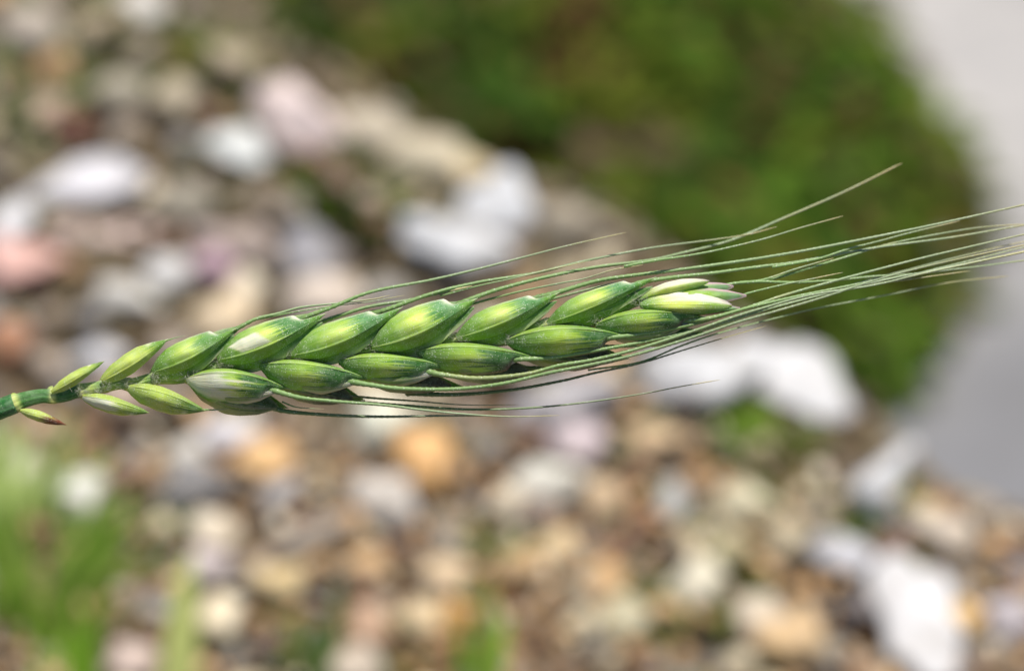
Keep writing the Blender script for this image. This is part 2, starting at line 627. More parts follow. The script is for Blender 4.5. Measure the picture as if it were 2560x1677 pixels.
def short(lab):
    out = []
    for w in lab.replace(',', ' ,').split():
        if out and (w in STOPS or w == ','):
            break
        out.append(w)
    return ' '.join(out)


def where_by(x, y):
    """the nearest stone one can name and on which side of it"""
    X, Y, A, B, _, _, lab = min(BIG, key=lambda q: ((x - q[0]) / q[2]) ** 2 + ((y - q[1]) / q[3]) ** 2)
    u, v = (x - X) / A, (y - Y) / B
    side = ('above' if v < 0 else 'below') if abs(v) > 1.9 * abs(u) else ('right of' if u > 0 else 'left of') if abs(u) > 1.9 * abs(v) else \
        ('above and ' if v < 0 else 'below and ') + ('right of' if u > 0 else 'left of')
    return f'{side} the {short(lab)}'


EDGE_Y = lambda x: np.interp(x, [p[0] for p in EDGE_PX], [p[1] for p in EDGE_PX])
count = 0
tries = 0
USED = set()
while count < 216 and tries < 40000:
    tries += 1
    x, y = random.uniform(-40, 2600), random.uniform(-40, 1720)
    if y < EDGE_Y(x) + 25:
        continue
    low = y > 940 + (x - 1280) * -0.12
    a = random.uniform(22, 46) if low else random.uniform(30, 62)
    b = a * random.uniform(0.55, 1.0)
    if not free(x, y, a, b):
        continue
    kd = random.choices(list(KINDS), (30, 24, 30, 10, 6) if low else (8, 14, 20, 36, 22))[0]
    o = put_stone('pebble', x, y, a, b, random.uniform(-60, 60), random.choice(KINDS[kd]), gain=1.12)
    where = 'in the lower gravel below the ear' if low else 'in the upper gravel above the ear'
    lab = f'small {kd} pebble {where_by(x, y)}'
    if lab in USED:
        near = [short(q[6]) for q in sorted(BIG, key=lambda q: ((x - q[0]) / q[2]) ** 2 + ((y - q[1]) / q[3]) ** 2)[:5]]
        for n2 in near[1:]:
            alt = f'small {kd} pebble between the {near[0]} and the {n2}'
            if alt not in USED and len(alt.split()) <= 16:
                lab = alt
                break
    USED.add(lab)
    tag(o, lab, 'pebble', f'small {kd} pebbles {where}')
    count += 1


def build_gravel():
    """fine grit and the gravel that carries on outside the picture: one mass"""
    V, F, C = [], [], []
    base = np.array(IV1)
    nv = len(base)
    pal = [srgb(*c) for l in KINDS.values() for c in l]
    dull = [srgb(*c) for c in ((150, 136, 112), (132, 122, 96), (120, 104, 78), (146, 136, 126), (104, 90, 62), (138, 134, 100))]
    pts = []
    for _ in range(9000):                                 # fine grit where the picture looks
        pts.append((rng.uniform(-0.17, 0.20), rng.uniform(-0.15, 0.17), rng.uniform(0.0012, 0.0034)))
    for _ in range(15000):                                 # coarser gravel round about
        x, y = rng.uniform(-0.6, 0.6), rng.uniform(-0.6, 0.5)
        if -0.16 < x < 0.19 and -0.135 < y < 0.16:
            continue
        pts.append((x, y, rng.uniform(0.004, 0.010)))
    P = np.array(pts)
    d = edge_dist(P[:, 0], P[:, 1])
    Z = bank_height(P[:, 0], P[:, 1])
    n = 0
    for (x, y, r), dd, z in zip(P, d, Z):
        if dd > 0.10 * rng.random():
            continue
        m = rng.normal(0, 0.35, (3, 3)) + np.eye(3)
        v = base @ m.T
        v /= np.abs(v).max()
        v = v * r * (1, 1, 0.8) + (x, y, z + r * 0.4)
        V.append(v)
        F += [tuple(i + n for i in f) for f in IF1]
        up_ = y > -0.035 - 0.12 * x
        c = np.array((dull if up_ else pal)[rng.integers(len(dull if up_ else pal))]) * rng.uniform(0.62, 1.2)
        C.append(np.tile(c, (nv, 1)))
        n += nv
    o = mesh_obj('gravel', np.concatenate(V), F, M_GRIT, smooth=False, col=np.concatenate(C))
    tag(o, 'fine brown and buff grit between the pebbles', 'gravel', kind='stuff')


build_gravel()


# ================================================================== WEEDS
def leaf_geo(V, F, C, base, direction, length, width, col, droop=0.3, fold=0.25, seg=4):
    """one leaf or blade as a folded tapering strip, appended to V, F, C"""
    d = Vector(direction).normalized()
    side = d.cross(Vector((0, 0, 1)))
    if side.length < 1e-3:
        side = Vector((1, 0, 0))
    side.normalize()
    up = side.cross(d)
    n0 = len(V)
    for i in range(seg + 1):
        t = i / seg
        w = width * (math.sin(math.pi * min(1.0, 0.12 + 0.88 * t)) ** 0.8) * 0.5 if seg < 7 else width * 0.5 * (1 - t ** 2.2) ** 0.9
        w = max(w, width * 0.02)
        c = Vector(base) + d * (length * t) - Vector((0, 0, 1)) * (droop * length * t * t)
        for s in (-1, 0, 1):
            V.append(tuple(c + side * (w * s) + up * (fold * w * abs(s))))
            C.append(col)
    for i in range(seg):
        a = n0 + i * 3
        F.append((a, a + 1, a + 4, a + 3))
        F.append((a + 1, a + 2, a + 5, a + 4))


def inside(px, py, poly):
    r = False
    for (x1, y1), (x2, y2) in zip(poly, poly[1:] + poly[:1]):
        if (y1 > py) != (y2 > py) and px < (x2 - x1) * (py - y1) / (y2 - y1) + x1:
            r = not r
    return r


GREEN_PX = [(250, -450), (420, 30), (700, 330), (1200, 560), (1500, 760), (1900, 1050), (2040, 1160), (2110, 1090),
            (2170, 980), (2250, 840), (2320, 700), (2340, 560), (2270, 360), (2130, 180), (2000, 20), (1850, -300)]


def build_cover():
    V, F, C = [], [], []
    olive = [(0.085, 0.160, 0.012), (0.130, 0.190, 0.014), (0.050, 0.115, 0.008), (0.150, 0.185, 0.016), (0.080, 0.185, 0.014)]
    brown = [(0.150, 0.085, 0.028), (0.135, 0.068, 0.030), (0.170, 0.110, 0.030), (0.14, 0.10, 0.06)]
    clumps = []
    while len(clumps) < 132:
        x, y = rng.uniform(150, 2400), rng.uniform(-420, 1180)
        if not inside(x, y, GREEN_PX):
            continue
        p, t = on_plane(x, y, LOW)
        if any(math.hypot(p.x - q[0], p.y - q[1]) < 0.027 for q in clumps):
            if rng.random() < 0.97:
                continue
        bank_shade = math.exp(-(((x - 1000) / 420) ** 2 + ((y - 80) / 260) ** 2))  # shade beside the bank, painted as darker leaves on shorter clumps
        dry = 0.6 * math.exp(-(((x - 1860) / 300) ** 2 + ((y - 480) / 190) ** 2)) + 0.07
        clumps.append((p.x, p.y, rng.uniform(0.016, 0.032), rng.uniform(0.025, 0.085) * (1 - 0.35 * bank_shade), rng.random() < dry, rng.uniform(0.45, 1.2) * (1 - 0.6 * bank_shade)))
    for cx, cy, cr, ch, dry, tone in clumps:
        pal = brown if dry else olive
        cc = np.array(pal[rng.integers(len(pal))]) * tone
        for _ in range(75):
            a = rng.uniform(0, 2 * math.pi)
            r = math.sqrt(rng.random())
            hz = ch * (1 - r * r * 0.8) * rng.uniform(0.35, 1.0)
            el = rng.uniform(-0.2, 1.0)
            c = cc * rng.uniform(0.7, 1.3)
            if rng.random() < 0.12:
                c = np.array(brown[rng.integers(len(brown))])
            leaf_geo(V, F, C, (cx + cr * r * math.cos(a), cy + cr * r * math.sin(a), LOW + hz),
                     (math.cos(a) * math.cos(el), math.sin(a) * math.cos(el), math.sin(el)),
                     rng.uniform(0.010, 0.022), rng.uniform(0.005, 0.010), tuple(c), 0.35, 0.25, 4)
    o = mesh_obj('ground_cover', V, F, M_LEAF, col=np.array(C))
    tag(o, 'dense low olive green and brown weeds below the bank', 'weeds', kind='stuff')


build_cover()


def tuft(name, px, py, n, length, width, cols, label, cat, spread=0.5, lean=(0, 0), radius=0.006, group=None, level=0.0, seg=8):
    p, t = on_plane(px, py, level)
    root = empty(name, p)
    tag(root, label, cat, group)
    for i in range(n):
        V, F, C = [], [], []
        a = random.uniform(0, 2 * math.pi)
        r = radius * math.sqrt(random.random())
        d = Vector((math.cos(a) * spread * random.random() + lean[0], math.sin(a) * spread * random.random() + lean[1], 1))
        c = np.array(random.choice(cols)) * random.uniform(0.75, 1.25)
        leaf_geo(V, F, C, (p.x + r * math.cos(a), p.y + r * math.sin(a), p.z - 0.003), d, length * random.uniform(0.6, 1.1),
                 width * random.uniform(0.75, 1.2), tuple(c), random.uniform(0.05, 0.35), 0.3, seg)
        mesh_obj('blade' if seg > 6 else 'leaf', V, F, M_BLADE, root, col=np.array(C))
    return root


G1 = [(0.20, 0.32, 0.04), (0.26, 0.36, 0.07), (0.15, 0.27, 0.03)]
GY = [(0.40, 0.44, 0.12), (0.36, 0.42, 0.10)]
GD = [(0.06, 0.11, 0.025), (0.08, 0.13, 0.030)]
tuft('grass_tuft', 120, 1520, 40, 0.024, 0.0038, G1, 'bright green grass tuft in the bottom corner, left of the lone pale blade', 'grass', 0.9, (0.1, 0.5), 0.014)
tuft('grass_tuft', 150, 1740, 14, 0.023, 0.0050, [(0.15, 0.29, 0.02), (0.19, 0.32, 0.03)], 'vivid green broad bladed tuft cut by the bottom edge', 'grass', 0.35, (-0.1, 1.1), 0.006)
tuft('grass_tuft', -40, 1370, 22, 0.028, 0.0042, [(0.40, 0.50, 0.17), (0.36, 0.46, 0.14)], 'pale green grass tuft at the picture edge below the stem', 'grass', 0.3, (0.1, 1.1), 0.007)
tuft('grass_tuft', 60, 1300, 34, 0.022, 0.0040, [(0.36, 0.46, 0.15), (0.28, 0.40, 0.10)], 'soft fresh green tuft left of the bright cream white pebble', 'grass', 1.0, (0.1, 0.5), 0.014)
tuft('grass_plant', 438, 1800, 1, 0.043, 0.0088, [(0.52, 0.58, 0.19)], 'lone pale yellow green blade standing at the bottom edge', 'grass', 0.0, (0.06, 1.2), 0.001)
tuft('grass_tuft', 1185, 1760, 4, 0.030, 0.0040, G1, 'short green grass tuft at the bottom edge under the mustard pebble', 'grass', 0.25, (0.0, 0.9), 0.003)
tuft('grass_tuft', 800, 1720, 4, 0.028, 0.0036, GD, 'dark green grass tuft at the bottom edge right of the lone pale blade', 'grass', 0.15, (0.0, 0.8), 0.003)
WEED = [(0.10, 0.17, 0.02), (0.14, 0.21, 0.03), (0.08, 0.13, 0.02)]
tuft('weed', 880, 505, 22, 0.013, 0.006, WEED, 'small green weed left of the white pair of stones', 'weed', 1.6, (0, 0), 0.012, seg=4)
tuft('weed', 1890, 1140, 22, 0.012, 0.006, [(0.16, 0.26, 0.03), (0.12, 0.2, 0.02)], 'small bright green weed under the huge long white rock', 'weed', 1.6, (0, 0), 0.010, seg=4)
tuft('weed', 2215, 1320, 18, 0.011, 0.005, [(0.20, 0.28, 0.07), (0.14, 0.22, 0.05)], 'small pale green weed below the white stone by the path', 'weed', 1.6, (0, 0), 0.008, seg=4)
tuft('weed', 30, 240, 34, 0.015, 0.006, [(0.24, 0.30, 0.14), (0.20, 0.26, 0.10)], 'pale green weed at the picture edge among the upper stones', 'weed', 1.6, (0, 0), 0.012, seg=4)
tuft('weed', 160, 20, 30, 0.015, 0.006, [(0.22, 0.26, 0.12), (0.20, 0.22, 0.10)], 'grey green weed at the top edge between taupe and tan stones', 'weed', 1.6, (0, 0), 0.010, seg=4)
tuft('weed', 520, 170, 24, 0.013, 0.005, [(0.16, 0.19, 0.04), (0.13, 0.17, 0.03)], 'olive weed in the notch of the bank crest near the top', 'weed', 1.6, (0, 0), 0.010, seg=4)
tuft('weed', 560, 455, 18, 0.010, 0.005, [(0.10, 0.13, 0.03), (0.08, 0.10, 0.03)], 'dark olive weed below the light grey oval stone', 'weed', 1.6, (0, 0), 0.012, seg=4)
tuft('weed', 1600, 1540, 16, 0.010, 0.004, [(0.16, 0.22, 0.06), (0.13, 0.17, 0.04)], 'little green weed right of the sage grey stone', 'weed', 1.6, (0, 0), 0.006, seg=4)
tuft('weed', 1840, 1470, 16, 0.009, 0.004, [(0.15, 0.17, 0.03), (0.13, 0.16, 0.03)], 'little olive weed right of the pale ivory pebble', 'weed', 1.6, (0, 0), 0.008, seg=4)
tuft('weed', 330, 1320, 16, 0.012, 0.004, [(0.17, 0.25, 0.07), (0.14, 0.21, 0.06)], 'little green weed right of the bright grass tuft', 'weed', 1.4, (0, 0), 0.009, seg=4)

OL = [(0.19, 0.22, 0.06), (0.16, 0.20, 0.05), (0.24, 0.25, 0.09)]
for x, y, lab in [(1230, 1460, 'thin olive weed right of the light tan pebble'), (300, 1500, 'sprawling olive weed left of the light cream pebble'),
                  (1650, 1330, 'thin olive weed left of the khaki pebble'), (2010, 1240, 'grey green weed between the pale straw pebble and the path'),
                  (1120, 1650, 'olive weed at the bottom edge left of the short green grass'), (1800, 1640, 'olive weed at the bottom edge left of the cream pebble'),
                  (440, 110, 'dull olive weed below the white slanting stone at the top edge'), (330, 130, 'straw green weed between the sandy tan and the grey beige stones'),
                  (100, 170, 'brownish green weed under the taupe corner stone'), (880, 440, 'straw green weed on the bank left of the white pair'),
                  (1340, 1470, 'yellow green weed below the honey cream pebble'), (640, 1640, 'dull green weed right of the lone pale blade')]:
    tuft('weed', x, y, 13, 0.012, 0.0034, OL, lab, 'weed', 1.5, (0, 0.3), 0.012, seg=4)

# ================================================================== THE EAR
GREEN = np.array(srgb(112, 156, 62))
LIME = np.array(srgb(204, 218, 104))
MID = np.array(srgb(150, 186, 66))
DEEP = np.array(srgb(60, 112, 54))
BLUE = np.array(srgb(92, 144, 94))
PALE = np.array(srgb(226, 226, 190))
PURPLE = np.array(srgb(92, 72, 74))
RED = np.array(srgb(120, 52, 34))
WHITE = np.array(srgb(222, 222, 196))


def sstep(a, b, x):
    t = np.clip((x - a) / (b - a), 0, 1)
    return t * t * (3 - 2 * t)


def lerp(a, b, f):
    f = np.asarray(f)[..., None]
    return a * (1 - f) + b * f


PROF_GLUME_A = ([0, .05, .12, .24, .36, .50, .62, .70, .745, .765, .80, .88, 1.0], [.12, .36, .64, .92, 1.0, .95, .83, .72, .64, .40, .28, .17, .0])
PROF_GLUME_B = ([0, .08, .2, .38, .55, .72, .88, 1.0], [.30, .62, .92, 1.0, .80, .55, .34, .0])
PROF_SLIM = ([0, .06, .2, .42, .6, .8, .92, 1.0], [.22, .45, .82, 1.0, .93, .55, .22, .0])
PROF_LEMMA = ([0, .06, .2, .45, .65, .82, .93, 1.0], [.2, .4, .8, 1.0, .95, .66, .34, .12])


def smooth_interp(t, prof):
    xs, ys = prof
    y = np.interp(t, xs, ys)
    return y


def husk(name, parent, base, tip, bow, wA, wB, side, z0, z1, depth, pig, mat=None, profA=PROF_GLUME_A, profB=PROF_GLUME_B,
         keel=0.07, nt=64, nv=58, sag=0.0, edge_wave=0.0, seed=0, grain=0.28):
    """a boat shaped husk: keel from base to tip, a wide face on one side (side=-1 up, +1 down in the photo) and a narrow
    flank on the other, bulging towards the viewer, closed behind"""
    b, e = np.array(base, float), np.array(tip, float)
    ax = e - b
    L = np.hypot(*ax)
    ax /= L
    n = np.array([-ax[1], ax[0]])
    if n[1] * side < 0:
        n = -n
    t = np.linspace(0, 1, nt)
    # smooth profiles by averaging
    tt = np.clip(t[:, None] + np.linspace(-.016, .016, 9)[None], 0, 1)
    a_w = smooth_interp(tt, profA).mean(1) * wA
    b_w = smooth_interp(tt, profB).mean(1) * wB
    r = np.random.default_rng(seed)
    ph = r.uniform(0, 6.28, 3)
    a_w = a_w * (1 + edge_wave * np.sin(t * 17 + ph[0]) + 0.015 * np.sin(t * 9 + ph[1]))
    bowc = bow * 3.2 * t * (1 - t) ** 1.25 * 1.12
    dz = depth * np.clip(np.interp(t, [0, .08, .25, .45, .65, .8, .9, 1], [.22, .5, .88, 1, .82, .4, .2, .06]), 0.05, None)
    m = nv
    vf = np.linspace(-1, 1, m)
    vb = np.linspace(1, -1, m // 2 + 2)[1:-1]
    V, UV, TT, VV = [], [], [], []
    for i in range(nt):
        cx = b + ax * (L * t[i]) + n * bowc[i]
        zc = z0 + (z1 - z0) * t[i] + sag * math.sin(math.pi * t[i])
        ring = []
        for v in vf:
            off = v * (a_w[i] if v > 0 else b_w[i])
            if v > 0:
                f = (1 - v ** 2.3) ** 0.85
            else:
                f = 1 - (0.42 if side < 0 else 0.75) * abs(v) - 0.1 * v * v
            kf = keel * (1 - 0.85 * float(sstep(0.35, 0.7, t[i]))) if side < 0 else keel
            z = zc + dz[i] * f + depth * kf * math.exp(-(v / 0.045) ** 2) * min(1, dz[i] / depth * 1.5)
            z += depth * grain * math.exp(-((t[i] - 0.40) / 0.17) ** 2 - ((v - 0.42) / 0.40) ** 2)
            ring.append((off, z, v))
        for v in vb:
            off = v * (a_w[i] if v > 0 else b_w[i]) * 0.97
            ring.append((off, zc - 0.35 * dz[i] * (1 - v * v), v))
        for off, z, v in ring:
            q = cx + n * off
            V.append(tuple(ear(q[0], q[1], z)))
            UV.append((t[i], v * 0.5 + 0.5))
            TT.append(t[i])
            VV.append(v)
    k = m + len(vb)
    F = [(i * k + j, i * k + (j + 1) % k, (i + 1) * k + (j + 1) % k, (i + 1) * k + j) for i in range(nt - 1) for j in range(k)]
    if side > 0:
        pass
    F.append(tuple(range(k)))
    F.append(tuple((nt - 1) * k + j for j in range(k))[::-1])
    col = pig(np.array(TT), np.array(VV))
    o = mesh_obj(name, V, F, mat or M_GLUME, parent, uv=UV, col=col)
    fix_normals(o)
    return o


def fix_normals(o):
    import bmesh
    bm = bmesh.new()
    bm.from_mesh(o.data)
    bmesh.ops.recalc_face_normals(bm, faces=bm.faces)
    bm.to_mesh(o.data)
    bm.free()


def streaky(t, v, seed, amt=0.09):
    """t pushed about along the veins so that colour bands end in streaks"""
    r = np.random.default_rng(seed)
    ks = np.linspace(-1.05, 1.05, 64)
    g = r.normal(0, 1, 64)
    return t + amt * np.interp(v, ks, g)


def pig_glume(seed, lime=1.0, deep=1.0, white=None, purple=0.0, scar=None, blue=0.0, yellow=0.0, red=0.0):
    def f(t, v):
        s = streaky(t, v, seed, 0.055 if blue else 0.11)
        c = lerp(GREEN * 0.6, GREEN * 0.95, sstep(0.03, 0.24, t))
        c = lerp(c, MID, sstep(0.10, 0.42, t) * 0.8)
        bell = np.exp(-(((0.65 * t + 0.35 * s) - 0.45) / 0.14) ** 2) * np.exp(-((v - 0.50) / 0.34) ** 2)
        c = lerp(c, LIME, np.clip(bell * 0.66 * lime, 0, 1))
        core = np.exp(-((t - 0.46) / 0.08) ** 2) * np.exp(-((v - 0.55) / 0.2) ** 2)
        c = lerp(c, np.array(srgb(226, 236, 146)), np.clip(core * 0.35 * lime, 0, 1))
        c = lerp(c, lerp(DEEP, BLUE, np.clip(blue * sstep(0.2, 0.7, v), 0, 1)), np.clip(sstep(0.50, 0.64 if blue else 0.60, s) * 0.95 * deep, 0, 1))
        c = lerp(c, GREEN * (0.95 if blue else 0.7), sstep(0.78, 0.88, t) * 0.8)
        c = lerp(c, PALE, sstep(0.93, 1.0, t) * 0.9)
        c = lerp(c, lerp(MID * 0.82, GREEN * 0.9, sstep(0.3, 0.7, t)), sstep(0.05, 0.25, -v) * 0.9)              # flank
        c = lerp(c, np.array(srgb(190, 214, 128)), np.exp(-(v / 0.05) ** 2) * 0.6 * ((1 - sstep(0.4, 0.7, t)) if blue else 1.0))   # keel line
        c = lerp(c, PALE, sstep(0.88, 1.0, v) * 0.5 * sstep(.2, .5, t))     # thin dry margin
        sh = np.exp(-((t - 0.745) / 0.035) ** 2) * sstep(0.55, 0.95, v)
        c = lerp(c, WHITE if purple < 0.5 else PURPLE * 1.6, np.clip(sh * 1.1, 0, 1))
        if yellow:
            c = lerp(c, LIME * 0.86, np.clip((1 - sstep(0.62, 0.85, s)) * yellow, 0, 1))
        if red:
            c = lerp(c, RED, np.clip(sstep(0.45, 0.62, s + 0.12 * v) * red, 0, 1))
        if purple:
            c = lerp(c, PURPLE, np.clip(sstep(0.48, 0.75, s) * sstep(0.35, 0.95, v) * purple, 0, 1))
        if white:                                                           # dry white base
            c = lerp(c, WHITE * 0.92, np.clip((1 - sstep(white - 0.06, white + 0.05, s)) * sstep(-0.1, 0.1, v) * (1 - sstep(.75, .95, v)) , 0, 1))
        if scar:                                                            # pale peeled scar
            tc, vc, a, b = scar
            d = np.maximum(np.abs((t - tc) / a + (v - vc) / b * 0.35), np.abs((v - vc) / b))
            c = lerp(c, WHITE * 0.95, 1 - sstep(0.75, 1.0, d))
        return c
    return f


def pig_lemma(seed, dark=0.0, pale=0.3, papery=0.0):
    def f(t, v):
        s = streaky(t, v, seed, 0.12)
        c = lerp(GREEN * 0.8, MID * 0.8, sstep(0.05, 0.4, t))
        c = lerp(c, DEEP * 1.1, sstep(0.45, 0.75, s) * 0.8)
        c = lerp(c, PALE * 0.9, sstep(0.45, 0.9, np.abs(v)) * pale)
        if dark:
            c = lerp(c, PURPLE * 0.75, np.clip(dark * (0.25 + 0.75 * sstep(0.3, 0.9, s)), 0, 1))
            c = lerp(c, np.array(srgb(176, 160, 140)), sstep(0.1, 0.4, streaky(v, t * 2 - 1, seed + 3, 0.1)) * (1 - sstep(0.4, 0.55, v)) * 0.45)   # dry papery strip
        if papery:
            c = lerp(c, np.array(srgb(196, 186, 184)), np.clip(papery * sstep(0.80, 0.92, s), 0, 1))
        return c
    return f


def catmull(pts, step):
    P = np.array(pts, float)
    P = np.vstack([2 * P[0] - P[1], P, 2 * P[-1] - P[-2]])
    out = []
    for i in range(1, len(P) - 2):
        p0, p1, p2, p3 = P[i - 1:i + 3]
        n = max(2, int(np.hypot(*(p2 - p1)[:2]) / step))
        for u in np.linspace(0, 1, n, endpoint=False):
            out.append(0.5 * ((2 * p1) + (-p0 + p2) * u + (2 * p0 - 5 * p1 + 4 * p2 - p3) * u * u + (-p0 + 3 * p1 - 3 * p2 + p3) * u ** 3))
    out.append(P[-2])
    return np.array(out)


AWN_GREEN = np.array(srgb(132, 162, 98))
AWN_GREY = np.array(srgb(160, 174, 138))
AWN_TAN = np.array(srgb(206, 190, 140))


def tube(name, parent, wpts, radii, mat, cols, ns=7, flat=1.0, ribs=0):
    """tube through world points"""
    V, UV, C = [], [], []
    n = len(wpts)
    W = [Vector(p) for p in wpts]
    for i in range(n):
        d = (W[min(i + 1, n - 1)] - W[max(i - 1, 0)]).normalized()
        s = d.cross(B_)
        if s.length < 1e-4: s = d.cross(U_)
        s.normalize()
        w = s.cross(d)
        for j in range(ns):
            a = 2 * math.pi * j / ns
            rb = math.cos(ribs * a) if ribs else 0.0
            rad = radii[i] * (1 + 0.035 * rb)
            V.append(tuple(W[i] + s * (math.cos(a) * rad) + w * (math.sin(a) * rad * flat)))
            UV.append((i / n * 6, j / ns))
            C.append(np.asarray(cols[i]) * (1 + 0.22 * rb * (1 if (j // 4) % 3 else 0.3)))
    F = [(i * ns + j, i * ns + (j + 1) % ns, (i + 1) * ns + (j + 1) % ns, (i + 1) * ns + j) for i in range(n - 1) for j in range(ns)]
    F.append(tuple(range(ns))[::-1])
    F.append(tuple((n - 1) * ns + j for j in range(ns)))
    o = mesh_obj(name, V, F, mat, parent, uv=UV, col=np.array(C))
    fix_normals(o)
    return o


def awn(parent, pts, z0, z1, r0=5.2, r1=2.0, tan=0.25, seed=0, shade=1.0):
    """bristle through photo points, from depth z0 to z1 (metres), radius r0..r1 in photo units, with tiny barbs"""
    P = catmull(pts, 5.0)
    n = len(P)
    t = np.linspace(0, 1, n)
    r = np.random.default_rng(seed + 11)
    r0, r1 = r0 * 0.82, r1 * 0.75
    rad = (r0 + (r1 - r0) * t ** 0.8)
    rad = rad * (1 + 0.16 * ((np.arange(n) % 3) == 0) + r.normal(0, 0.035, n))
    if r0 > 4.6:
        rad = rad * (1 + 0.75 * np.exp(-np.arange(n) / 8.0))
    rad[-6:] *= np.linspace(1, 0.35, 6)
    if n > 180:
        z1 = z1 * 1.5
    z = z0 + (z1 - z0) * sstep(0, 1, t)
    if r0 > 4.6:
        z = z - 0.0013 * np.exp(-np.arange(n) / 5.0)
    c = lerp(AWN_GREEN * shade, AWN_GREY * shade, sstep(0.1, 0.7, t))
    blot = np.interp(t, np.linspace(0, 1, 14), r.normal(0, 1, 14))
    c = lerp(c, AWN_TAN * 0.9, np.clip(sstep(1 - tan, 1, t) + 0.35 * sstep(0.9, 1.8, blot), 0, 1))
    w = [ear(P[i, 0], P[i, 1], z[i]) for i in range(n)]
    return tube('awn', parent, w, rad * S, M_AWN, c, 7)


# ---- the plant: foot on the ground outside the picture, stem bending over into the ear
FOOT = Vector((-0.150, -0.36, -0.004))
plant = empty('wheat_ear', FOOT)
tag(plant, 'green bearded wheat ear lying across the picture on its bent stem, in sharp focus', 'wheat ear')

# stem: a smooth arc from the foot to the picture edge
a0, a1 = ear(-420, 1190, 0.0), ear(-120, 1068, 0.0)
stem_pts = []
ctrl = [FOOT, FOOT + Vector((-0.012, 0.02, 0.12)), Vector(a0) + Vector((-0.012, 0, -0.02)), Vector(a0)]
for u in np.linspace(0, 1, 40, endpoint=False):
    b = [(1 - u) ** 3, 3 * u * (1 - u) ** 2, 3 * u * u * (1 - u), u ** 3]
    stem_pts.append(sum((c * k for c, k in zip(ctrl, b)), Vector()))
for q in catmull([(-420, 1190), (-250, 1118), (-120, 1068), (-40, 1036), (0, 1022), (36, 1008)], 6):
    stem_pts.append(ear(q[0], q[1], 0))
ns_ = len(stem_pts)
sc = [np.array(srgb(44, 104, 48)) for _ in range(ns_)]
tube('stem', plant, stem_pts, [26 * S if i < ns_ - 30 else 25 * S for i in range(ns_)], M_STEM, sc, 44, 1.0, 11)

# rachis: short internodes stepping between the two rows
RACHIS = [(30, 1012), (60, 999), (100, 990), (128, 990), (160, 988), (200, 976), (240, 968), (258, 966), (300, 958), (330, 960), (385, 946),
          (440, 945), (470, 938), (545, 912), (600, 915), (650, 906), (728, 890), (780, 890), (822, 893), (932, 872), (985, 876), (1034, 878),
          (1141, 846), (1210, 850), (1259, 850), (1367, 808), (1430, 812), (1486, 806), (1540, 780), (1592, 753), (1612, 748)]
NODES = [(40, 1006, 1), (132, 985, -1), (203, 978, 1), (262, 960, -1), (322, 962, 1), (388, 940, -1), (466, 942, 1), (548, 906, -1),
         (650, 906, 1), (730, 888, -1), (846, 896, 1), (934, 870, -1), (1040, 878, 1), (1143, 845, -1), (1264, 850, 1), (1368, 808, -1),
         (1487, 806, 1), (1592, 752, -1)]
P = catmull(RACHIS, 4)
xs = P[:, 0]
node_x = np.array([q[0] for q in NODES])
dn = np.abs(xs[:, None] - node_x[None]).min(1)
rr = np.interp(xs, [30, 120, 250, 450, 900, 1612], [21, 17, 15, 15, 15, 11]) * (1 + 0.16 * np.exp(-(dn / 9.0) ** 2))
ipos = np.searchsorted(node_x, xs)
frac = np.array([(x - node_x[max(i - 1, 0)]) / max(1, node_x[min(i, len(node_x) - 1)] - node_x[max(i - 1, 0)]) for x, i in zip(xs, ipos)])
rc = lerp(np.array(srgb(176, 194, 100)), np.array(srgb(58, 112, 60)), np.maximum(sstep(0.35, 0.95, frac) * 0.75, 0.92 * (1 - sstep(205, 225, xs)) * sstep(0.02, 0.2, frac)))
rc = lerp(rc, np.array(srgb(158, 182, 110)), sstep(480, 600, xs) * 0.85)
rc = lerp(rc, np.array(srgb(206, 206, 130)), np.exp(-(dn / 7.0) ** 2) * 0.9)
tube('rachis', plant, [ear(q[0], q[1], -0.0002) for q in P], rr * S, M_STEM, rc, 36, 0.8, 9)
for x, y, sd in NODES[:7]:
    # swollen collar where a spikelet sits
    pts = [ear(x - 7, y + 2.5, -0.001), ear(x - 3, y + 1, -0.001), ear(x + 2, y - 1, -0.001), ear(x + 6, y - 2.5, -0.001)]
    w = float(np.interp(x, xs, rr)) * 1.02
    tube('collar', plant, pts, [w * 0.94 * S, w * 1.03 * S, w * 1.04 * S, w * 0.96 * S], M_STEM, [np.array(srgb(172, 184, 100))] * 4, 16, 0.85)


def hairs(parent, spots, n_each, length, seed):
    """fine pale hairs fringing the joints, one fluffy mass"""
    r = np.random.default_rng(seed)
    V, F, C = [], [], []
    for (x, y, z, sp) in spots:
        for _ in range(n_each):
            bx, by = x + r.normal(0, sp), y + r.normal(0, sp * 0.6)
            b = ear(bx, by, z + r.uniform(-0.0002, 0.0006))
            a = r.uniform(0, 6.28)
            d = (R_ * math.cos(a) + U_ * math.sin(a) + B_ * r.uniform(0.1, 0.9)).normalized()
            L = length * r.uniform(0.5, 1.2) * S
            e = b + d * L + U_ * r.normal(0, 3) * S
            sd = d.cross(B_).normalized() * (0.36 * S)
            up = sd.cross(d).normalized() * (0.36 * S)
            k = len(V)
            V += [tuple(b + sd), tuple(b - sd), tuple(b + up), tuple(e)]
            F += [(k, k + 1, k + 3), (k + 1, k + 2, k + 3), (k + 2, k, k + 3)]
            C += [(0.54, 0.55, 0.43)] * 4
    o = mesh_obj('hairs', V, F, M_HAIR, parent, col=np.array(C))
    o['kind'] = 'stuff'


